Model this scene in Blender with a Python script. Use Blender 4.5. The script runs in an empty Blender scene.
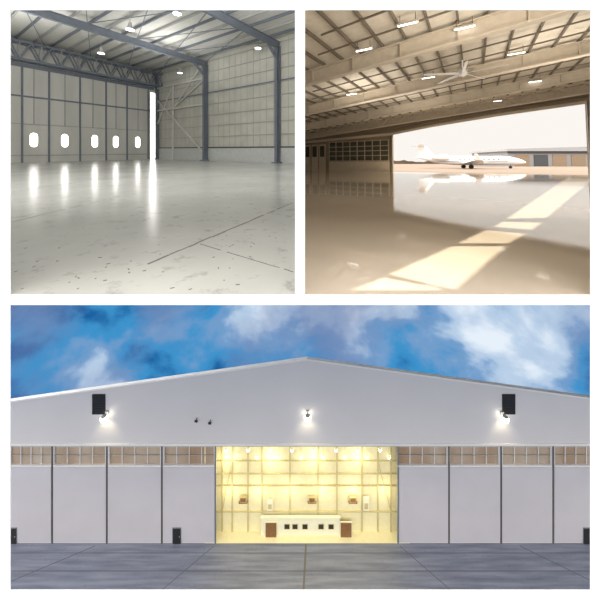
import bpy, math, random
from mathutils import Vector, Matrix
from mathutils.geometry import tessellate_polygon
random.seed(3)
F=280.0; H0=150.0; CAMZ=1.6
sc=bpy.context.scene
try:
    sc.view_settings.view_transform='Standard'
except Exception: pass

# ---------------------------------------------------------------- materials
def mat(name,col,rough=0.6,metal=0.0,var=0.0,scale=3.0,stretch=(1,1,1),bump=0.0,emit=None,estr=0.0,spec=0.5,col2=None,ramp=(0.35,0.65),stain=0.0,sscale=2.6):
    m=bpy.data.materials.new(name); m.use_nodes=True
    nt=m.node_tree; b=nt.nodes['Principled BSDF']
    b.inputs['Base Color'].default_value=(*col,1)
    b.inputs['Roughness'].default_value=rough
    b.inputs['Metallic'].default_value=metal
    b.inputs['Specular IOR Level'].default_value=spec
    tc=nt.nodes.new('ShaderNodeTexCoord'); mp=nt.nodes.new('ShaderNodeMapping')
    mp.inputs['Scale'].default_value=stretch
    nt.links.new(tc.outputs['Object'],mp.inputs['Vector'])
    n=nt.nodes.new('ShaderNodeTexNoise'); n.inputs['Scale'].default_value=scale; n.inputs['Detail'].default_value=5
    nt.links.new(mp.outputs[0],n.inputs['Vector'])
    r=nt.nodes.new('ShaderNodeValToRGB')
    r.color_ramp.elements[0].position=ramp[0]; r.color_ramp.elements[1].position=ramp[1]
    c2=col2 if col2 else tuple(max(0,c*(1-var)) for c in col)
    r.color_ramp.elements[0].color=(*c2,1); r.color_ramp.elements[1].color=(*col,1)
    nt.links.new(n.outputs['Fac'],r.inputs['Fac'])
    outc=r.outputs['Color']
    if stain>0:
        n2=nt.nodes.new('ShaderNodeTexNoise'); n2.inputs['Scale'].default_value=sscale; n2.inputs['Detail'].default_value=9; n2.inputs['Roughness'].default_value=0.7
        nt.links.new(tc.outputs['Object'],n2.inputs['Vector'])
        r2=nt.nodes.new('ShaderNodeValToRGB'); r2.color_ramp.elements[0].position=0.28; r2.color_ramp.elements[1].position=0.44
        r2.color_ramp.elements[0].color=(1-stain,1-stain,1-stain,1); r2.color_ramp.elements[1].color=(1,1,1,1)
        nt.links.new(n2.outputs['Fac'],r2.inputs['Fac'])
        mm=nt.nodes.new('ShaderNodeMix'); mm.data_type='RGBA'; mm.blend_type='MULTIPLY'; mm.inputs[0].default_value=1
        nt.links.new(outc,mm.inputs[6]); nt.links.new(r2.outputs['Color'],mm.inputs[7]); outc=mm.outputs[2]
    nt.links.new(outc,b.inputs['Base Color'])
    if bump>0:
        bp=nt.nodes.new('ShaderNodeBump'); bp.inputs['Strength'].default_value=bump; bp.inputs['Distance'].default_value=0.02
        nt.links.new(n.outputs['Fac'],bp.inputs['Height']); nt.links.new(bp.outputs[0],b.inputs['Normal'])
    if emit:
        b.inputs['Emission Color'].default_value=(*emit,1); b.inputs['Emission Strength'].default_value=estr
    return m

M={}
M['white']=mat('white_plaster',(0.95,0.95,0.95),0.9,var=0.01)
M['floorL']=mat('epoxy_grey',(0.50,0.50,0.47),0.2,var=0.16,scale=0.35,spec=0.5,bump=0.03,stain=0.4)
M['panelA']=mat('door_panel_grey',(0.56,0.55,0.50),0.6,var=0.12,scale=0.6,stretch=(1,1,0.2))
M['panelB']=mat('wall_panel_beige',(0.52,0.51,0.44),0.6,var=0.14,scale=0.5)
M['wains']=mat('wainscot_grey',(0.52,0.53,0.51),0.6,var=0.1)
M['steel']=mat('painted_steel',(0.15,0.17,0.20),0.5,var=0.15)
M['steelL']=mat('light_steel',(0.36,0.36,0.35),0.5,var=0.1)
M['roofL']=mat('roof_deck_white',(0.60,0.59,0.54),0.7,var=0.08)
M['seam']=mat('dark_seam',(0.07,0.07,0.07),0.7)
M['crack']=mat('joint_dark',(0.14,0.13,0.12),0.8)
M['tjoint']=mat('tarmac_joint',(0.11,0.115,0.14),0.8)
M['lamp']=mat('lamp_glass',(0.9,0.9,0.9),0.3,emit=(1,0.98,0.93),estr=4)
M['black']=mat('black_metal',(0.012,0.012,0.014),0.5)
M['floorR']=mat('epoxy_cream',(0.52,0.45,0.37),0.05,var=0.12,scale=0.25,spec=0.75,bump=0.01)
M['beamR']=mat('beam_tan',(0.56,0.49,0.40),0.6,var=0.1)
M['purlR']=mat('purlin_brown',(0.18,0.15,0.115),0.6,var=0.15)
M['roofR']=mat('roof_deck_cream',(0.70,0.64,0.55),0.7,var=0.1)
M['wallR']=mat('door_wall_brown',(0.32,0.245,0.17),0.7,var=0.2)
M['wallRd']=mat('door_glass_dark',(0.06,0.055,0.035),0.3,var=0.3)
M['cream']=mat('cream_wall',(0.6,0.52,0.42),0.7,var=0.1)
M['apron']=mat('apron_concrete',(0.165,0.125,0.10),0.9,var=0.15,scale=0.05,spec=0.2)
M['jet']=mat('jet_white',(0.82,0.82,0.83),0.25,var=0.02)
M['jetg']=mat('jet_grey',(0.13,0.14,0.16),0.3,var=0.05)
M['tyre']=mat('tyre',(0.02,0.02,0.02),0.8)
M['farb']=mat('far_building_grey',(0.30,0.30,0.31),0.7,var=0.1)
M['fard']=mat('far_building_band',(0.07,0.075,0.085),0.6,var=0.1)
M['farr']=mat('far_building_roof',(0.40,0.40,0.42),0.6,var=0.1)
M['tan']=mat('far_tan',(0.3,0.22,0.15),0.7,var=0.1)
M['tree']=mat('dry_hills',(0.12,0.085,0.06),0.9,var=0.3,scale=0.05)
M['facade']=mat('facade_metal_white',(0.58,0.57,0.595),0.6,var=0.04,scale=0.15)
M['door']=mat('hangar_door_grey',(0.50,0.49,0.54),0.6,var=0.06,scale=0.3)
M['trim']=mat('facade_trim',(0.72,0.71,0.72),0.5,var=0.03)
M['fglass']=mat('transom_glazing',(0.30,0.20,0.12),0.25,scale=0.35,stretch=(1,1,0.3),col2=(0.45,0.38,0.31))
M['asph']=mat('wet_tarmac',(0.25,0.27,0.34),0.45,scale=1.2,stretch=(0.2,3.2,1),col2=(0.13,0.145,0.20),ramp=(0.3,0.72),bump=0.2,stain=0.25)
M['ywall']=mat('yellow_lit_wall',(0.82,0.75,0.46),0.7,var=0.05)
M['yline']=mat('cream_steel',(0.58,0.50,0.25),0.6,var=0.1)
M['ywhite']=mat('cabin_cream',(0.85,0.82,0.62),0.6,var=0.05)
M['brown']=mat('brown_door',(0.25,0.12,0.04),0.6,var=0.2)
M['warmlamp']=mat('warm_lamp',(1,1,0.9),0.3,emit=(1,0.93,0.75),estr=7)

# ---------------------------------------------------------------- builder
class B:
    def __init__(s): s.v=[]; s.f=[]; s.m=[]; s.mats=[]
    def mi(s,k):
        if k not in s.mats: s.mats.append(k)
        return s.mats.index(k)
    def faces(s,vs,fs,k):
        o=len(s.v); s.v+= [Vector(q) for q in vs]
        for f in fs: s.f.append([i+o for i in f]); s.m.append(s.mi(k))
    def box(s,x0,x1,y0,y1,z0,z1,k):
        vs=[(x,y,z) for z in (z0,z1) for (x,y) in ((x0,y0),(x1,y0),(x1,y1),(x0,y1))]
        s.faces(vs,[(3,2,1,0),(4,5,6,7),(0,1,5,4),(1,2,6,5),(2,3,7,6),(3,0,4,7)],k)
    def beam(s,p,q,w,h,k,up=(0,0,1)):
        p=Vector(p);q=Vector(q);d=(q-p).normalized(); up=Vector(up)
        if abs(d.dot(up))>0.98: up=Vector((1,0,0))
        sd=d.cross(up).normalized()*w/2; u=sd.cross(d).normalized()*h/2
        vs=[p-sd-u,p+sd-u,p+sd+u,p-sd+u,q-sd-u,q+sd-u,q+sd+u,q-sd+u]
        s.faces(vs,[(0,1,2,3),(7,6,5,4),(0,4,5,1),(1,5,6,2),(2,6,7,3),(3,7,4,0)],k)
    def ibeam(s,p,q,w,h,k,t=0.05):
        p=Vector(p);q=Vector(q);d=(q-p).normalized();up=Vector((0,0,1))
        if abs(d.dot(up))>0.98: up=Vector((1,0,0))
        sd=d.cross(up).normalized(); u=sd.cross(d).normalized()
        s.beam(p,q,t,h,k,up); s.beam(p+u*h/2,q+u*h/2,w,t,k,up); s.beam(p-u*h/2,q-u*h/2,w,t,k,up)
    def tube(s,pts,rads,k,n=16,sy=1.0,sz=1.0):
        pts=[Vector(p) for p in pts]; o=len(s.v)
        for i,p in enumerate(pts):
            d=(pts[min(i+1,len(pts)-1)]-pts[max(i-1,0)]).normalized()
            a=d.cross(Vector((0,0,1)))
            a=a.normalized() if a.length>1e-3 else Vector((1,0,0))
            c=a.cross(d).normalized()
            for j in range(n):
                th=2*math.pi*j/n
                s.v.append(p+a*math.cos(th)*rads[i]*sy+c*math.sin(th)*rads[i]*sz)
        for i in range(len(pts)-1):
            for j in range(n):
                s.f.append([o+i*n+j,o+i*n+(j+1)%n,o+(i+1)*n+(j+1)%n,o+(i+1)*n+j]); s.m.append(s.mi(k))
        s.f.append([o+j for j in range(n)][::-1]); s.m.append(s.mi(k))
        e=o+(len(pts)-1)*n; s.f.append([e+j for j in range(n)]); s.m.append(s.mi(k))
    def plate(s,outer,holes,to3,thick,k):
        loops=[outer]+holes
        pl=[[Vector((a,b,0)) for a,b in L] for L in loops]
        tris=tessellate_polygon(pl); flat=[p for L in loops for p in L]
        o=len(s.v); n=len(flat); th=Vector(thick)
        for a,b in flat: s.v.append(Vector(to3(a,b)))
        for a,b in flat: s.v.append(Vector(to3(a,b))+th)
        for t in tris:
            s.f.append([o+i for i in t]); s.m.append(s.mi(k))
            s.f.append([o+n+i for i in reversed(t)]); s.m.append(s.mi(k))
        c=0
        for L in loops:
            m=len(L)
            for i in range(m):
                a=o+c+i; b=o+c+(i+1)%m
                s.f.append([a,b,b+n,a+n]); s.m.append(s.mi(k))
            c+=m
    def done(s,name,mw=None,smooth=False):
        me=bpy.data.meshes.new(name); me.from_pydata([tuple(v) for v in s.v],[],s.f); me.update()
        for k in s.mats: me.materials.append(M[k])
        for p,i in zip(me.polygons,s.m): p.material_index=i; p.use_smooth=smooth
        import bmesh
        bm=bmesh.new(); bm.from_mesh(me); bmesh.ops.recalc_face_normals(bm,faces=bm.faces); bm.to_mesh(me); bm.free()
        ob=bpy.data.objects.new(name,me); sc.collection.objects.link(ob)
        if mw is not None: ob.matrix_world=mw
        return ob
def light(name,typ,loc,energy,col=(1,1,1),size=0.3,mw=None,rot=None,parent=None):
    l=bpy.data.lights.new(name,typ); l.energy=energy; l.color=col
    if typ=='POINT' : l.shadow_soft_size=size
    if typ=='SPOT': l.shadow_soft_size=size; l.spot_size=math.radians(95); l.spot_blend=1.0
    if typ=='AREA': l.size=size
    o=bpy.data.objects.new(name,l); sc.collection.objects.link(o)
    m=Matrix.Translation(loc)
    if rot is not None: m=m@rot
    o.matrix_world=(mw@m) if mw is not None else m
    if parent:
        bpy.context.view_layer.update()
        w=o.matrix_world.copy(); o.parent=parent; o.matrix_parent_inverse=parent.matrix_world.inverted(); o.matrix_world=w
    return o
def aim(d): return Vector(d).normalized().to_track_quat('-Z','Y').to_matrix().to_4x4()

# ---------------------------------------------------------------- front wall with three openings
YW=3.09
def W(px,py,Y=YW): return ((px-300)/F*Y, Y, CAMZ-(py-H0)/F*Y)
b=B()
def rect(x0,y0,x1,y1):
    p=W(x0,y0);q=W(x1,y1); return [(p[0],p[2]),(q[0],p[2]),(q[0],q[2]),(p[0],q[2])]
b.plate([(-46,-9),(58,-9),(58,16),(-46,16)],[rect(10,10,295,295),rect(305,10,590.7,295),rect(10,305,590.7,590.7)],
        lambda u,v:(u,YW,v),(0,0.008,0),'white')
b.done('wall_front')
b=B(); b.plate([(YW+0.02,-0.04),(54.4,-2.7),(54.4,16),(YW+0.02,16)],[],lambda u,v:(-0.045,u,v),(0.09,0,0),'white'); b.done('light_divider')  # unseen partition added to stop light leaking between the two halls

# ================================================================ LEFT HANGAR
C=Vector((-25.25,49.8,0)); a=Vector((-0.557,-0.8305,0)).normalized(); bb=Vector((-a.y,a.x,0))
ML=Matrix(((a.x,bb.x,0,C.x),(a.y,bb.y,0,C.y),(0,0,1,0),(0,0,0,1)))
def sA(px):
    r=(px-300)/F; return (C.x-r*C.y)/(r*a.y-a.x)
def tB(px):
    r=(px-300)/F; return (C.x-r*C.y)/(r*bb.y-bb.x)
RH=15.2
b=B(); b.box(-46,-0.05,YW+0.012,52,-0.07,0,'floorL')
b.done('floor')
b=B()
def fl(px,py,h=CAMZ,hz=H0):
    Y=F*h/(py-hz); return Vector(((px-300)/F*Y,Y,0.002))
def crackline(px0,py0,px1,py1,w,n=26):
    p=fl(px0,py0);q=fl(px1,py1)
    for i in range(n):
        if random.random()<0.18: continue
        u=p.lerp(q,i/n);v=p.lerp(q,(i+1)/n); jit=Vector((random.uniform(-1,1),random.uniform(-1,1),0))*w*0.3
        b.beam(u+jit,v+jit,w*random.uniform(0.4,1),0.006,'crack')
crackline(148,264,292,203,0.04); crackline(200,244,293,272,0.014); crackline(12,222,120,196,0.018); crackline(60,180,292,176,0.03); crackline(12,192,90,180,0.03)
for i in range(70):
    px=random.uniform(14,290);py=random.uniform(205,292);p=fl(px,py)
    L=random.uniform(0.01,0.05);an=random.uniform(0,3.14)
    if p.x>-0.3: continue
    b.beam(p,p+Vector((math.cos(an)*L,math.sin(an)*L,0)),0.012,0.005,'crack')
b.done('floor_joint')
b=B()
def pill(s0,z0,z1,w,n=8):
    r=w/2; pts=[]
    for i in range(n+1): t=math.pi*i/n; pts.append((s0+r*math.cos(t),z1-r+r*math.sin(t)))
    for i in range(n+1): t=math.pi+math.pi*i/n; pts.append((s0+r*math.cos(t),z0+r+r*math.sin(t)))
    return pts
holes=[]
winS=[(sA(p)) for p in (34,65,95,116,138)]
for s in winS: holes.append(pill(s,2.0,3.8,0.8))
s0,s1=sA(150.5),sA(156.5)
holes.append([(s1,0.15),(s0,0.15),(s0,11.6),(s1,11.6)])
b.plate([(-0.2,0),(40,0),(40,RH+0.4),(-0.2,RH+0.4)],holes,lambda u,v:(u,0,v),(0,-0.15,0),'panelA')
b.done('hangar_door_wall',ML)
b=B()
for px in (22,49,80,106,127,148):
    s=sA(px); b.box(s-0.1,s+0.1,0.0,0.12,0,12.4,'steel')
for px in (34,65,93,116,138):
    s=sA(px); b.box(s-0.06,s+0.06,0.0,0.08,4.9,12.4,'steelL')
for z,w,k in ((0.9,0.08,'steelL'),(4.9,0.05,'steelL'),(8.4,0.1,'steel'),(12.3,0.25,'steel')):
    b.box(0.8,38,0.0,0.1,z-w,z+w,k)
b.done('trim_1',ML)
b=B()
zt,zb=RH-0.35,12.7
for zz in (zt,zb): 
    for tt in (0.5,1.5): b.box(0,36,tt-0.12,tt+0.12,zz-0.14,zz+0.14,'steel')
n=18
for i in range(n):
    x0=i*2.0;x1=x0+1.0;x2=x0+2.0
    for tt in (0.5,1.5):
        b.beam((x0,tt,zb),(x1,tt,zt),0.14,0.14,'steel'); b.beam((x1,tt,zt),(x2,tt,zb),0.14,0.14,'steel')
        b.beam((x0,tt,zb),(x0,tt,zt),0.1,0.1,'steelL')
    b.beam((x0,0.5,zb),(x0,1.5,zb),0.1,0.1,'steel'); b.beam((x1,0.5,zt),(x1,1.5,zt),0.1,0.1,'steel')
b.done('roof_truss',ML)
b=B(); b.box(-0.15,0,0,30.4,0,RH+0.4,'panelB')
b.box(0,0.06,0.1,30.3,0,1.9,'wains')
z=1.95
while z<15: b.box(0,0.1,0.1,30.3,z-0.05,z+0.05,'steelL'); z+=1.62
for t in [i*1.15 for i in range(1,26)]: b.box(0,0.035,t-0.02,t+0.02,1.95,15.2,'steelL')
b.box(0,0.12,0.1,30.3,1.88,2.05,'seam')
b.box(0,0.12,0.1,30.3,10.1,10.25,'steel')
b.done('wall_right',ML)
T1,T2=tB(208),tB(280)
b=B()
def ltruss(t):
    b.ibeam((0.5,t,0),(0.5,t,RH-0.9),0.4,0.65,'steel',0.07)
    b.box(0,1.2,t-0.4,t+0.4,0,0.15,'steel')
    b.ibeam((0.1,t,RH-0.75),(36,t,RH-0.55),0.35,0.75,'steel',0.07)
    b.beam((0.6,t,RH-2.6),(2.6,t,RH-0.9),0.22,0.3,'steel')
for t in (T1,T2): ltruss(t)
b.ibeam((0.4,0.4,0),(0.4,0.4,RH-0.5),0.35,0.5,'steel',0.06)
b.done('portal_frame',ML)
b=B()
tm=T1*0.5
for p,q,w in (((0.35,0.6,10.2),(0.35,T1-0.3,1.0),0.2),((0.35,tm*0.75,8.4),(0.35,T1-0.3,15.0),0.18),
            ((0.35,0.5,6.2),(0.35,tm*0.75,12.4),0.15),((0.35,tm*0.75,0),(0.35,tm*0.75,12.4),0.2),
            ((0.35,0.5,8.5),(0.35,T1,8.5),0.22),((0.35,0.5,12.4),(0.35,T1,12.4),0.22),((0.35,T1,12.4),(0.35,tm*0.75,8.5),0.15)):
    b.beam(p,q,w,w,'roofL')
b.done('cross_brace',ML)
b=B(); b.plate([(-46.2,YW+0.02),(-0.05,YW+0.02),(-0.05,53),(-46.2,53)],[],lambda u,v:(u,v,RH+0.32),(0,0,0.1),'roofL')
b.done('ceiling')
b=B()
s=1.2
while s<38:
    tend=min(45,(-0.3-C.x-s*a.x)/bb.x,(YW+0.4-C.y-s*a.y)/bb.y)
    if tend>1: b.box(s-0.07,s+0.07,0.2,tend,RH+0.02,RH+0.3,'steelL' if int(s/1.7)%2 else 'steel')
    s+=1.7
b.done('roof_purlin',ML)
b=B()
for i in range(5):
    b.beam((0.3+i*5,T1,RH-0.3),(5.3+i*5,T2,RH-0.3),0.07,0.07,'steel'); b.beam((5.3+i*5,T1,RH-0.3),(0.3+i*5,T2,RH-0.3),0.07,0.07,'steel')
    b.beam((0.3+i*5,0.5,RH-0.3),(5.3+i*5,T1,RH-0.3),0.07,0.07,'steel')
b.done('roof_brace',ML)
def highbay(px,py,Y):
    b=B(); x,y,z=W(px,py,Y)
    b.tube([(x,y,RH+0.3),(x,y,z+0.5)],[0.03,0.03],'steelL',6)
    b.tube([(x,y,z+0.55),(x,y,z+0.3),(x,y,z+0.15),(x,y,z-0.15)],[0.14,0.18,0.2,0.42],'steelL',14)
    b.tube([(x,y,z-0.15),(x,y,z-0.19)],[0.38,0.36],'lamp',14)
    return b.done('high_bay_lamp')
for px,py,Y in ((177,12,26),(258,47,34),(180,72,44),(101,52,34),(130,28,27)): highbay(px,py,Y)
light('hall_fill','AREA',(-9,7,11.5),3100,(1,0.995,0.98),7,rot=aim((-0.35,1,-0.2)))  # added fill out of view, brightens the far walls; no fixture
light('hall_fill','AREA',(-10,9,13.5),500,(1,0.995,0.98),7,rot=aim((-0.1,0.25,-1)))  # second added fill, aimed down to lift the floor
for x,y in ((-15,18),(-27,26),(-6,20),(-17,34)):
    light('ceiling_fill','AREA',(x,y,10.2),560,(1,0.995,0.98),4,rot=aim((0.01,0,1)))  # added fill bounced off the ceiling, no fixture behind it

# ================================================================ RIGHT HANGAR
HR=1.457; HZ=163.0; pit=math.atan((HZ-H0)/F)
MP=Matrix.Translation((0,0,CAMZ))@Matrix.Rotation(-pit,4,'X')@Matrix.Translation((0,0,-HR))
O=Vector((15.05,45.3,0)); e=Vector((0.849,-0.528,0)).normalized(); nn=Vector((-e.y,e.x,0))
MRf=MP@Matrix(((e.x,nn.x,0,O.x),(e.y,nn.y,0,O.y),(0,0,1,0),(0,0,0,1)))
def kof(x,y): return (Vector((x,y,0))-O).dot(e)
def zroof(x,y,off=0): return 8.7+0.095*kof(x,y)+off
def flR(px,py): 
    Y=F*HR/(py-HZ); return Vector(((px-300)/F*Y,Y,0))
def inview(k,j):
    x=15.05+0.849*k-0.528*j; y=45.3-0.528*k-0.849*j
    return x<1.10*y+1.6
b=B(); b.plate([(0.05,3.178),(58,3.178),(58,18.7),(0.05,54.6)],[],lambda u,v:(u,v,0),(0,0,-0.05),'floorR'); b.done('floor',MP)
b=B(); b.plate([(-40,79.6),(0.05,54.65),(58,18.75),(95,-4),(560,-4),(560,700),(-40,700)],[],lambda u,v:(u,v,-0.01),(0,0,-0.1),'apron'); b.done('ground_apron',MP)
SD=Vector((0.8,0.0,0.6)).normalized()
patches=[[(388,272),(450,245),(504,245),(455,289)],[(352,289),(383,275),(448,292),(428,312)],
         [(456,242),(484,229),(524,233),(507,242)],[(492,226),(500,221),(540,222),(530,229)],
         [(505,218),(566,178),(592,179),(545,217)]]
holes=[]  # unseen roof holes, shaped so sunlight lands as these floor patches
for q in patches:
    L=[]
    for px,py in q:
        p=flR(px,py)
        t=(8.7+0.095*kof(p.x,p.y))/(SD.z-0.095*SD.dot(e))
        h=p+SD*t; L.append((h.x,max(h.y,YW+0.2)))
    holes.append(L)
b=B(); b.plate([(0.05,YW+0.03),(58,YW+0.03),(58,19.3),(0.05,55.2)],holes,lambda u,v:(u,v,zroof(u,v)),(0,0,0.02),'roofR'); b.done('ceiling',MP)
def kend(j):
    k0=(0.528*j-15.05+0.2)/0.849; k1=min((45.3-0.849*j-YW-0.4)/0.528,(57.5-15.05+0.528*j)/0.849)
    k=k0
    while k<k1 and inview(k,j): k+=0.25
    return k0,k
def beamR(j,dep=0.95):
    b=B()
    k0,k1=kend(j)
    if k1<k0+0.5: return
    z=lambda kk:8.7+0.095*kk
    b.ibeam((k0,-j,z(k0)-0.3-dep/2),(k1,-j,z(k1)-0.3-dep/2),0.55,dep,'beamR',0.09)
    kk=k0+1
    while kk<k1:
        b.beam((kk,-j,z(kk)-0.3-dep),(kk,-j,z(kk)-0.3),0.5,0.05,'beamR',up=(1,0,0)); kk+=3.2
    b.done('roof_beam',MRf)
for j in (1.4,10,19,28,37): beamR(j)
# lattice truss just inside the door header
b=B(); j=3.6; k0,k1=kend(j); z=lambda kk:8.7+0.095*kk
b.beam((k0,-j,z(k0)-0.4),(k1,-j,z(k1)-0.4),0.2,0.2,'beamR'); b.beam((k0,-j,z(k0)-1.6),(k1,-j,z(k1)-1.6),0.22,0.22,'beamR')
k=k0
while k+2.4<k1:
    b.beam((k,-j,z(k)-1.6),(k+1.2,-j,z(k+1.2)-0.4),0.12,0.12,'beamR'); b.beam((k+1.2,-j,z(k+1.2)-0.4),(k+2.4,-j,z(k+2.4)-1.6),0.12,0.12,'beamR'); k+=2.4
b.done('roof_truss',MRf)
b=B(); kk=-17
while kk<30:
    j1=min(48,(15.05+0.849*kk-0.25)/0.528,(45.3-0.528*kk-YW-0.4)/0.849)
    j=0
    while j<j1 and inview(kk,j): j+=0.25
    j1=min(j,j1)
    zz=8.7+0.095*kk
    if j1>0.5: b.beam((kk,0,zz-0.13),(kk,-j1,zz-0.13),0.1,0.22,'purlR')
    kk+=1.45
b.done('roof_purlin',MRf)
b=B()
for j in (5.5,14.5,23.5,32.5):
    for dj in (-2.2,0,2.2):
        k0=(0.528*(j+dj)-15.05+1.2)/0.849; k=k0
        while inview(k,j+dj) and k<26: k+=0.25
        if k>k0+1: b.beam((k0,-j-dj,8.7+0.095*k0-0.33),(k-0.5,-j-dj,8.7+0.095*(k-0.5)-0.33),0.07,0.1,'purlR')
b.done('ceiling_pipe',MRf)
KJ=22.7
b=B()
prof=[(0,6.05),(6,6.95),(14,7.85),(KJ,8.6)]
b.plate([(-17.6,0),(0,0)]+prof+[(KJ,0),(50,0),(50,13.4),(-17.6,6.98)],[],lambda u,v:(u,0,v),(0,0.35,0),'wallR')
b.done('wall_back',MRf)
b=B()
for i in range(3):
    (x0,z0),(x1,z1)=prof[i],prof[i+1]; b.beam((x0,-0.15,z0+0.12),(x1,-0.15,z1+0.12),0.3,0.35,'beamR'); 
    b.beam((x0,-0.4,z0+0.75),(x1,-0.4,z1+0.75),0.3,0.12,'purlR')
b.beam((-17.3,-0.2,5.4),(0,-0.2,6.15),0.35,0.4,'beamR')
b.box(-0.35,0.0,-0.3,0.4,0,6.1,'purlR'); b.box(KJ,KJ+0.3,-0.3,0.4,0,8.8,'purlR')
b.done('door_header',MRf)
b=B()
b.box(-11.3,-0.6,-0.14,-0.02,1.9,5.2,'wallRd')
for i in range(9):
    x=-11.3+i*1.33; b.box(x-0.06,x+0.06,-0.22,-0.1,1.8,5.3,'beamR')
for z in (1.8,2.7,3.5,4.3,5.2): b.box(-11.4,-0.5,-0.2,-0.1,z-0.04,z+0.06,'beamR')
b.box(-11.4,-0.5,-0.16,-0.02,0.0,1.7,'cream')
for x in (-16.6,-15.0,-13.4): b.box(x,x+1.3,-0.2,-0.02,0,4.9,'beamR'); b.box(x+0.2,x+1.1,-0.25,-0.15,2.6,4.6,'wallRd')
b.done('door_1',MRf)
b=B(); b.box(57.9,58.1,YW,19.2,0,14,'cream'); b.done('wall_right',MP)
def onroof(px,py,off):
    rx=(px-300)/F; rz=-(py-HZ)/F
    A=8.7+off-0.095*(O.x*e.x+O.y*e.y); Bc=0.095*(rx*e.x+e.y)
    Y=(A-HR)/(rz-Bc); return Vector((rx*Y,Y,HR+rz*Y))
for px,py in ((365,47),(320,76),(352,93),(430,76),(520,51),(468,24),(538,80),(455,98),(400,112),(500,100),(410,20),(345,118)):
    p=onroof(px,py,-0.55); b=B()
    b.beam(p-e*0.55,p+e*0.55,0.2,0.1,'beamR'); b.beam(p-e*0.5-Vector((0,0,0.06)),p+e*0.5-Vector((0,0,0.06)),0.12,0.05,'lamp')
    b.beam(p-e*0.4,p-e*0.4+Vector((0,0,0.5)),0.03,0.03,'purlR'); b.beam(p+e*0.4,p+e*0.4+Vector((0,0,0.5)),0.03,0.03,'purlR')
    b.done('strip_lamp',MP)
p=onroof(465,72,-1.25); b=B()
b.tube([p+Vector((0,0,1.3)),p+Vector((0,0,0.2))],[0.06,0.06],'jet',8)
b.tube([p+Vector((0,0,0.3)),p+Vector((0,0,0.2)),p-Vector((0,0,0.15)),p-Vector((0,0,0.25))],[0.15,0.3,0.3,0.12],'jet',16)
for i in range(5):
    th=i*2*math.pi/5+0.5; d=Vector((math.cos(th),math.sin(th),0)); w=Vector((-math.sin(th),math.cos(th),0.4))
    vs=[p+d*0.25-w*0.12,p+d*0.25+w*0.12,p+d*2.9+w*0.08,p+d*2.9-w*0.08]
    vs+= [v-Vector((0,0,0.03)) for v in vs]
    b.faces(vs,[(0,1,2,3),(7,6,5,4),(0,4,5,1),(1,5,6,2),(2,6,7,3),(3,7,4,0)],'jet')
b.done('ceiling_fan',MP)
light('hall_fill','AREA',(9,5,5.4),800,(1,0.92,0.79),4,mw=MP,rot=aim((0.25,1,0.3)))  # added fill above the view, lifts the right hall
for x,y in ((8,13),(17,19),(6,26),(12,30),(22,20)):
    light('ceiling_fill','AREA',(x,y,4.6 if y<15 else 5.2),235,(1,0.92,0.79),3,mw=MP,rot=aim((0.01,0,1)))  # upward fills added for soft bounce from the roof deck

def jet():
    b=B(); zc=2.15
    xs=[(-14.2,0.12,1.0),(-12.5,0.42,0.75),(-10,0.8,0.4),(-7,1.1,0.1),(-4,1.22,0),(8,1.22,0),(10,1.15,-0.05),(11.8,0.92,-0.2),(13.2,0.58,-0.38),(14.1,0.25,-0.5),(14.4,0.05,-0.52)]
    b.tube([(x,0,zc+dz) for x,r,dz in xs],[r for x,r,dz in xs],'jet',24)
    def wing(root,tip,ch0,ch1,th,k='jet'):
        root=Vector(root);tip=Vector(tip); X=Vector((1,0,0)); N=X.cross(tip-root).normalized()
        vs=[]
        for p,c in ((root,ch0),(tip,ch1)):
            t=th*c
            vs+=[p+X*c/2,p+X*c*0.2+N*t,p-X*c/2,p+X*c*0.2-N*t]
        b.faces(vs,[(0,1,2,3),(7,6,5,4),(0,4,5,1),(1,5,6,2),(2,6,7,3),(3,7,4,0)],k)
    b.box(-9,9,-1.235,-1.1,zc-0.28,zc-0.2,'jetg')
    b.box(-6,9,1.1,1.235,zc-0.28,zc-0.2,'jetg')
    for sgn in (1,-1):
        wing((0.5,sgn*0.6,1.35),(-4.2,sgn*13.2,2.2),5.6,1.6,0.06)
        wing((-4.3,sgn*13.2,2.2),(-5.2,sgn*13.7,3.7),1.5,0.7,0.05)
        wing((-12.9,0,6.4),(-14.2,sgn*4.6,6.5),2.4,1.1,0.05)
        b.tube([(-10.9,sgn*1.95,2.95),(-10.2,sgn*1.95,2.95),(-8.5,sgn*1.95,2.95),(-6.8,sgn*1.95,2.95),(-6.3,sgn*1.95,2.95)],[0.35,0.55,0.68,0.66,0.55],'jet',18)
        b.tube([(-6.32,sgn*1.95,2.95),(-6.27,sgn*1.95,2.95)],[0.5,0.48],'jetg',18)
        wing((-8.4,sgn*0.7,2.75),(-8.4,sgn*1.5,2.9),2.2,2.0,0.08)
        for i in range(9):
            x=-3.2+i*1.25; b.tube([(x,sgn*1.12,zc+0.38),(x,sgn*1.21,zc+0.38)],[0.23,0.23],'jetg',10)
        b.faces([(10.8,sgn*0.8,zc+0.72),(12.0,sgn*0.66,zc+0.36),(12.3,sgn*0.15,zc+0.5),(11.2,sgn*0.15,zc+0.92)],[(0,1,2,3)],'black')
        b.tube([(-0.8,sgn*2.2,1.6),(-0.8,sgn*2.2,0.5)],[0.12,0.12],'jetg',8)
        for dy in (-0.25,0.25): b.tube([(-0.8,sgn*2.2+dy-0.13,0.5),(-0.8,sgn*2.2+dy+0.13,0.5)],[0.5,0.5],'tyre',16)
    wing((-11.2,0,2.9),(-13.0,0,6.5),4.6,2.3,0.05)
    b.tube([(10.4,0,1.3),(10.4,0,0.35)],[0.1,0.1],'jetg',8); b.tube([(10.4,-0.2,0.35),(10.4,0.2,0.35)],[0.35,0.35],'tyre',14)
    return b
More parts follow.
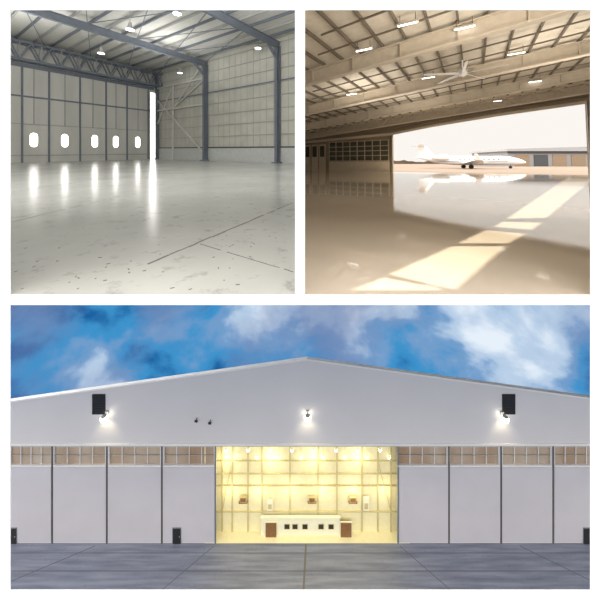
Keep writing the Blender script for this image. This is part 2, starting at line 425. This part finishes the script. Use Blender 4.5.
J=jet(); p=flR(470,168.4); J.done('business_jet',MP@Matrix.Translation((p.x,p.y,0))@Matrix.Rotation(math.radians(-6),4,'Z')@Matrix.Scale(0.97,4),smooth=False)
b=B(); p=flR(508,166.4); w=90
b.box(0,w,0,25,0,6.5,'farb'); b.box(-0.3,w,-0.4,0,5.6,6.6,'fard')
b.faces([(-1,-1,6.5),(w,-1,6.5),(w,-1,7.6),(w*0.5,-1,8.8),(-1,-1,7.4),(-1,26,6.5),(w,26,6.5),(w,26,7.6),(w*0.5,26,8.8),(-1,26,7.4)],
  [(0,1,2,3,4),(9,8,7,6,5),(0,5,6,1),(2,7,8,3),(3,8,9,4),(4,9,5,0),(1,6,7,2)],'farr')
for i in range(10): b.box(3+i*8,9+i*8,-0.2,0,0,5.0,'fard' if i%3==1 else 'tan')
b.done('distant_hangar',MP@Matrix.Translation((p.x,p.y,0)))
b=B(); pts=[]
x=60; 
while x<560: pts.append((x,3.5+random.random()*2.5+2*math.sin(x*0.02))); x+=6
b.plate([(60,-0.5)]+pts+[(558,-0.5)],[],lambda u,v:(u,420,v),(0,4,0),'tree'); b.done('distant_hills',MP)

# ================================================================ BOTTOM: HANGAR EXTERIOR
D=28.0; G=CAMZ-(543-H0)/F*D
S=D/F
def P(px,py): return ((px-300)*S, CAMZ-(py-H0)*S)
def rc(x0,y0,x1,y1): p=P(x0,y0);q=P(x1,y1); return [(p[0],p[1]),(q[0],p[1]),(q[0],q[1]),(p[0],q[1])]
b=B(); b.box(-46,46,14,34,G-0.3,G,'asph'); b.done('ground_tarmac')
b=B()
def gpt(px,py): 
    Y=F*(CAMZ-G)/(py-H0); return Vector(((px-300)/F*Y,Y,G+0.003))
def gl(x0,y0,x1,y1,w,k='tjoint'): b.beam(gpt(x0,y0),gpt(x1,y1),w,0.01,k)
gl(306,544,303,600,0.18,'crack'); gl(0,553,610,553,0.04); gl(0,571,610,571,0.05)
gl(214,546,150,600,0.05); gl(400,546,462,600,0.05); gl(95,546,-10,590,0.05); gl(520,546,610,590,0.05)
b.done('tarmac_joint')
trans=[(-42,7),(10,51),(54,105),(109,160),(164,214),(398,447),(450,499),(503,551),(555,598),(602,650)]
b=B()
outer=[P(-60,411)]+[P(307,359),P(660,407.5),P(660,543),P(397.5,543),P(397.5,445),P(216,445),P(216,543),P(-60,543)]
holes=[rc(x0,447,x1,465) for x0,x1 in trans]
b.plate(outer,holes,lambda u,v:(u,D,v),(0,0.15,0),'facade'); b.done('hangar_facade')
b=B()
for x0,x1 in trans:
    p=P(x0,447);q=P(x1,465); b.box(p[0]-0.05,q[0]+0.05,D+0.16,D+0.2,q[1]-0.05,p[1]+0.05,'fglass')
    n=4
    for i in range(n+1):
        x=p[0]+(q[0]-p[0])*i/n; b.box(x-0.03,x+0.03,D+0.05,D+0.12,q[1],p[1],'trim')
    zm=(p[1]+q[1])/2; b.box(p[0],q[0],D+0.05,D+0.12,zm-0.02,zm+0.02,'steelL')
    b.box(p[0]-0.05,q[0]+0.05,D-0.06,D,q[1]-0.1,q[1],'trim')
b.done('window_1')
b=B()
pa,pb,pc=P(-60,411),P(307,359),P(660,407.5)
for p,q in ((pa,pb),(pb,pc)): b.beam((p[0],D+0.02,p[1]+0.03),(q[0],D+0.02,q[1]+0.03),0.35,0.14,'trim')
z=P(0,444.5)[1]; b.box(-36,36,D-0.1,D,z-0.04,z+0.12,'trim'); b.box(-36,36,D-0.05,D,z-0.16,z-0.05,'steelL')
b.done('trim_2')
b=B()
for px in (52.3,107,162,215.5,398,448.8,501,553):
    x=P(px,0)[0]; b.box(x-0.07,x+0.07,D-0.05,D,G,P(0,446)[1],'seam' if px not in (215.5,398) else 'steel')
for x0,x1 in ((-40,51),(53.5,106),(108.5,161),(163.5,214.5),(399,448),(450,500),(502,552),(554.5,640)):
    p=P(x0,467);q=P(x1,542); b.box(p[0],q[0],D-0.035,D,q[1]+0.03,p[1],'door')
b.done('hangar_door')
for px in (177,13,587):
    b=B(); x=P(px,0)[0]; b.box(x-0.38,x+0.38,D-0.08,D-0.03,G,G+1.5,'black'); b.box(x-0.45,x+0.45,D-0.06,D-0.02,G,G+1.6,'steel')
    b.tube([(x+0.3,D-0.1,G+0.8),(x+0.3,D-0.16,G+0.8)],[0.04,0.04],'steelL',8); b.done('door_2')
for px,py in ((99,404),(508.5,404)):
    b=B(); p=P(px,py); b.box(p[0]-0.65,p[0]+0.65,D-0.06,D,p[1]-1.0,p[1]+1.0,'black')
    for i in range(9): b.box(p[0]-0.6,p[0]+0.6,D-0.1,D-0.05,p[1]-0.9+i*0.22,p[1]-0.84+i*0.22,'black')
    b.done('louver_vent')
for px,py in ((197,419),(210.5,421)):
    b=B(); p=P(px,py); b.tube([(p[0],D,p[1]+0.1),(p[0],D-0.2,p[1]+0.1)],[0.04,0.04],'black',8); b.tube([(p[0]-0.15,D-0.24,p[1]+0.02),(p[0]+0.15,D-0.24,p[1]-0.02)],[0.09,0.1],'black',10)
    b.done('security_camera')
for px,py in ((107.5,414),(307.5,413.5),(501.5,414.5)):
    b=B(); p=P(px,py)
    b.box(p[0]-0.15,p[0]+0.15,D-0.12,D,p[1]+0.0,p[1]+0.35,'steelL'); b.beam((p[0],D-0.1,p[1]+0.25),(p[0],D-0.5,p[1]+0.3),0.08,0.08,'steelL')
    b.tube([(p[0],D-0.5,p[1]+0.36),(p[0],D-0.5,p[1]+0.26)],[0.1,0.26],'steelL',14)
    b.tube([(p[0],D-0.5,p[1]+0.27),(p[0],D-0.5,p[1]+0.1),(p[0],D-0.5,p[1]-0.15),(p[0],D-0.5,p[1]-0.25)],[0.24,0.34,0.26,0.1],'warmlamp',14)
    o=b.done('wall_lamp'); light('bulb','SPOT',(p[0],D-0.9,p[1]-0.1),150,(1,0.86,0.55),0.1,parent=o,rot=aim((0,0.45,-1)))
di=0.9; YB=D+di
xl,xr=P(205,0)[0],P(410,0)[0]; zt=P(0,438)[1]
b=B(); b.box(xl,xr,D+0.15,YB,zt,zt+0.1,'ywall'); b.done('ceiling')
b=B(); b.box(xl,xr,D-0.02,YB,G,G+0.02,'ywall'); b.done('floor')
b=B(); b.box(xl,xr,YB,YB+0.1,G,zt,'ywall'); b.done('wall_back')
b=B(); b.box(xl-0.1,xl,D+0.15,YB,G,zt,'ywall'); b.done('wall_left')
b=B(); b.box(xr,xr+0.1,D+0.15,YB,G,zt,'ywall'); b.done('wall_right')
def Q(px,py,Y): return ((px-300)/F*Y, CAMZ-(py-H0)/F*Y)
b=B(); Yc=YB-0.1
for px in (222,232,248,262,290,318,337,362,378,391):
    x=Q(px,0,Yc)[0]; b.box(x-0.07,x+0.07,Yc,YB,G+0.02,zt,'yline')
for py in (461,474,486,512):
    z=Q(0,py,Yc)[1]; b.box(xl,xr,Yc-0.02,YB,z-0.03,z+0.03,'yline')
for x0,y0,x1,y1 in ((222,512,232,462),(378,462,391,512)):
    p=Q(x0,y0,Yc);q=Q(x1,y1,Yc); b.beam((p[0],Yc,p[1]),(q[0],Yc,q[1]),0.06,0.06,'yline')
b.done('wall_framing')
b=B()
for px,w,h in ((270,0.3,1.2),(366,0.3,1.5)):
    p=Q(px,508,Yc); b.box(p[0]-w,p[0]+w,Yc-0.08,Yc-0.03,p[1]-0.2,p[1]+h-0.2,'ywhite'); b.box(p[0]-w*0.6,p[0]+w*0.6,Yc-0.1,Yc-0.07,p[1],p[1]+h*0.4,'yline')
b.done('electrical_panel')
for px in (243,312,353):
    b=B(); p=Q(px,500,YB-0.3); b.box(p[0]-0.34,p[0]+0.34,YB-0.32,YB-0.13,p[1]-0.26,p[1]+0.26,'yline'); b.box(p[0]-0.27,p[0]+0.27,YB-0.35,YB-0.32,p[1]-0.18,p[1]+0.2,'brown'); b.box(p[0]-0.45,p[0]+0.45,YB-0.36,YB-0.13,p[1]-0.32,p[1]-0.28,'brown')
    b.done('unit_heater')
b=B(); Yf=YB-0.35
p=Q(261,0,Yf)[0]; q=Q(340,0,Yf)[0]; b.box(p,q,Yf,YB-0.13,G+0.02,G+1.75,'ywhite'); b.box(p-0.08,q+0.08,Yf-0.03,YB-0.13,G+1.75,G+1.82,'ywhite')
for px in (287,295,305,321,331):
    x=Q(px,0,Yf)[0]; b.box(x-0.24,x+0.24,Yf-0.04,Yf,G+0.7,G+1.15,'black'); b.box(x-0.3,x+0.3,Yf-0.03,Yf,G+0.65,G+1.2,'yline')
b.done('office_cabin')
for px in (271,346):
    b=B(); x=Q(px,0,Yf-0.1)[0]; b.box(x-0.55,x+0.55,Yf-0.16,Yf-0.06,G+0.02,G+1.45,'brown'); b.box(x-0.62,x+0.62,Yf-0.12,Yf-0.05,G+0.02,G+1.52,'ywhite'); b.done('door_3')
k=0
for row,(py,Yr) in enumerate(((450,D+0.35),(457,D+0.6))):
    for i in range(8):
        px=226+i*22+row*9; b=B(); p=Q(px,py,Yr)
        b.tube([(p[0],Yr,zt),(p[0],Yr,p[1]+0.1)],[0.02,0.02],'yline',6)
        b.tube([(p[0],Yr,p[1]+0.15),(p[0],Yr,p[1])],[0.06,0.14],'ywhite',10); b.tube([(p[0],Yr,p[1]),(p[0],Yr,p[1]-0.1)],[0.16,0.1],'warmlamp',10)
        o=b.done('high_bay_lamp')
        if row==0 and k%2==0: light('bulb','POINT',(p[0],D+0.1,p[1]-1.4),85,(1,0.87,0.5),0.5,parent=o)
        k+=1
for px in (228,258,290,322,354,386):
    p=Q(px,500,D); light('interior_fill','POINT',(p[0],D+0.05,p[1]),60,(1,0.87,0.5),0.5)  # bare point fills added in the doorway to brighten the interior

# ================================================================ SUN + WORLD
l=bpy.data.lights.new('sun','SUN'); l.energy=11; l.color=(1,0.92,0.72); l.angle=0.004
so=bpy.data.objects.new('sun',l); sc.collection.objects.link(so)
d=(MP.to_3x3()@SD).normalized(); so.rotation_euler=d.to_track_quat('Z','Y').to_euler(); so.location=(60,20,40)

w=bpy.data.worlds.new('sky'); sc.world=w; w.use_nodes=True; nt=w.node_tree; nt.nodes.clear()
out=nt.nodes.new('ShaderNodeOutputWorld'); bg=nt.nodes.new('ShaderNodeBackground'); nt.links.new(bg.outputs[0],out.inputs[0])
tc=nt.nodes.new('ShaderNodeTexCoord'); sp=nt.nodes.new('ShaderNodeSeparateXYZ'); nt.links.new(tc.outputs['Generated'],sp.inputs[0])
mp=nt.nodes.new('ShaderNodeMapping'); mp.inputs['Scale'].default_value=(1,1,1.5); mp.inputs['Location'].default_value=(5.3,1.4,0.6); nt.links.new(tc.outputs['Generated'],mp.inputs[0])
n1=nt.nodes.new('ShaderNodeTexNoise'); n1.inputs['Scale'].default_value=4.0; n1.inputs['Detail'].default_value=9; n1.inputs['Roughness'].default_value=0.5; n1.inputs['Distortion'].default_value=0.2
nt.links.new(mp.outputs[0],n1.inputs['Vector'])
r=nt.nodes.new('ShaderNodeValToRGB'); cr=r.color_ramp; cr.interpolation='EASE'
cr.elements[0].position=0.36; cr.elements[0].color=(0.012,0.12,0.35,1)
cr.elements[1].position=0.70; cr.elements[1].color=(0.80,0.88,0.97,1)
for pos,c in ((0.45,(0.05,0.29,0.60,1)),(0.52,(0.17,0.34,0.60,1)),(0.60,(0.48,0.62,0.80,1))):
    q=cr.elements.new(pos); q.color=c
nt.links.new(n1.outputs['Fac'],r.inputs['Fac'])
n2=nt.nodes.new('ShaderNodeTexNoise'); n2.inputs['Scale'].default_value=3.2; n2.inputs['Detail'].default_value=6
mp2=nt.nodes.new('ShaderNodeMapping'); mp2.inputs['Location'].default_value=(1.9,7.2,3.3); nt.links.new(tc.outputs['Generated'],mp2.inputs[0]); nt.links.new(mp2.outputs[0],n2.inputs['Vector'])
def mrange(src,a0,a1,b0,b1):
    m=nt.nodes.new('ShaderNodeMapRange'); m.inputs['From Min'].default_value=a0; m.inputs['From Max'].default_value=a1
    m.inputs['To Min'].default_value=b0; m.inputs['To Max'].default_value=b1; nt.links.new(src,m.inputs['Value']); return m.outputs[0]
gx=nt.nodes.new('ShaderNodeMix'); gx.data_type='RGBA'; nt.links.new(mrange(n2.outputs['Fac'],0.48,0.64,0,0.7),gx.inputs[0]); nt.links.new(r.outputs['Color'],gx.inputs[6]); gx.inputs[7].default_value=(0.17,0.24,0.44,1)
fz=mrange(sp.outputs['Z'],-0.30,-0.12,0,1)
zen=mrange(sp.outputs['Z'],0.15,0.6,0,2.6)
vm=nt.nodes.new('ShaderNodeVectorMath'); vm.operation='DOT_PRODUCT'; nt.links.new(tc.outputs['Generated'],vm.inputs[0]); vm.inputs[1].default_value=Vector((-0.62,0.78,0)).normalized()
glow=mrange(vm.outputs['Value'],0.80,0.93,0,5)
ad=nt.nodes.new('ShaderNodeMath'); ad.operation='ADD'; nt.links.new(zen,ad.inputs[0]); nt.links.new(glow,ad.inputs[1])
ad2=nt.nodes.new('ShaderNodeMath'); ad2.operation='ADD'; nt.links.new(ad.outputs[0],ad2.inputs[0]); ad2.inputs[1].default_value=0.93
vs=nt.nodes.new('ShaderNodeVectorMath'); vs.operation='SCALE'; vs.inputs[0].default_value=(1.04,1.0,0.94); nt.links.new(ad2.outputs[0],vs.inputs['Scale'])
mx=nt.nodes.new('ShaderNodeMix'); mx.data_type='RGBA'
nt.links.new(fz,mx.inputs[0]); nt.links.new(gx.outputs[2],mx.inputs[6]); nt.links.new(vs.outputs[0],mx.inputs[7])
nt.links.new(mx.outputs[2],bg.inputs['Color']); bg.inputs['Strength'].default_value=1.0

cd=bpy.data.cameras.new('camera'); cd.sensor_width=36; cd.lens=F/600*36; cd.shift_y=-(300-H0)/600; cd.clip_end=2000; cd.clip_start=0.05
co=bpy.data.objects.new('camera',cd); sc.collection.objects.link(co); co.location=(0,0,CAMZ); co.rotation_euler=(math.radians(90),0,0); sc.camera=co
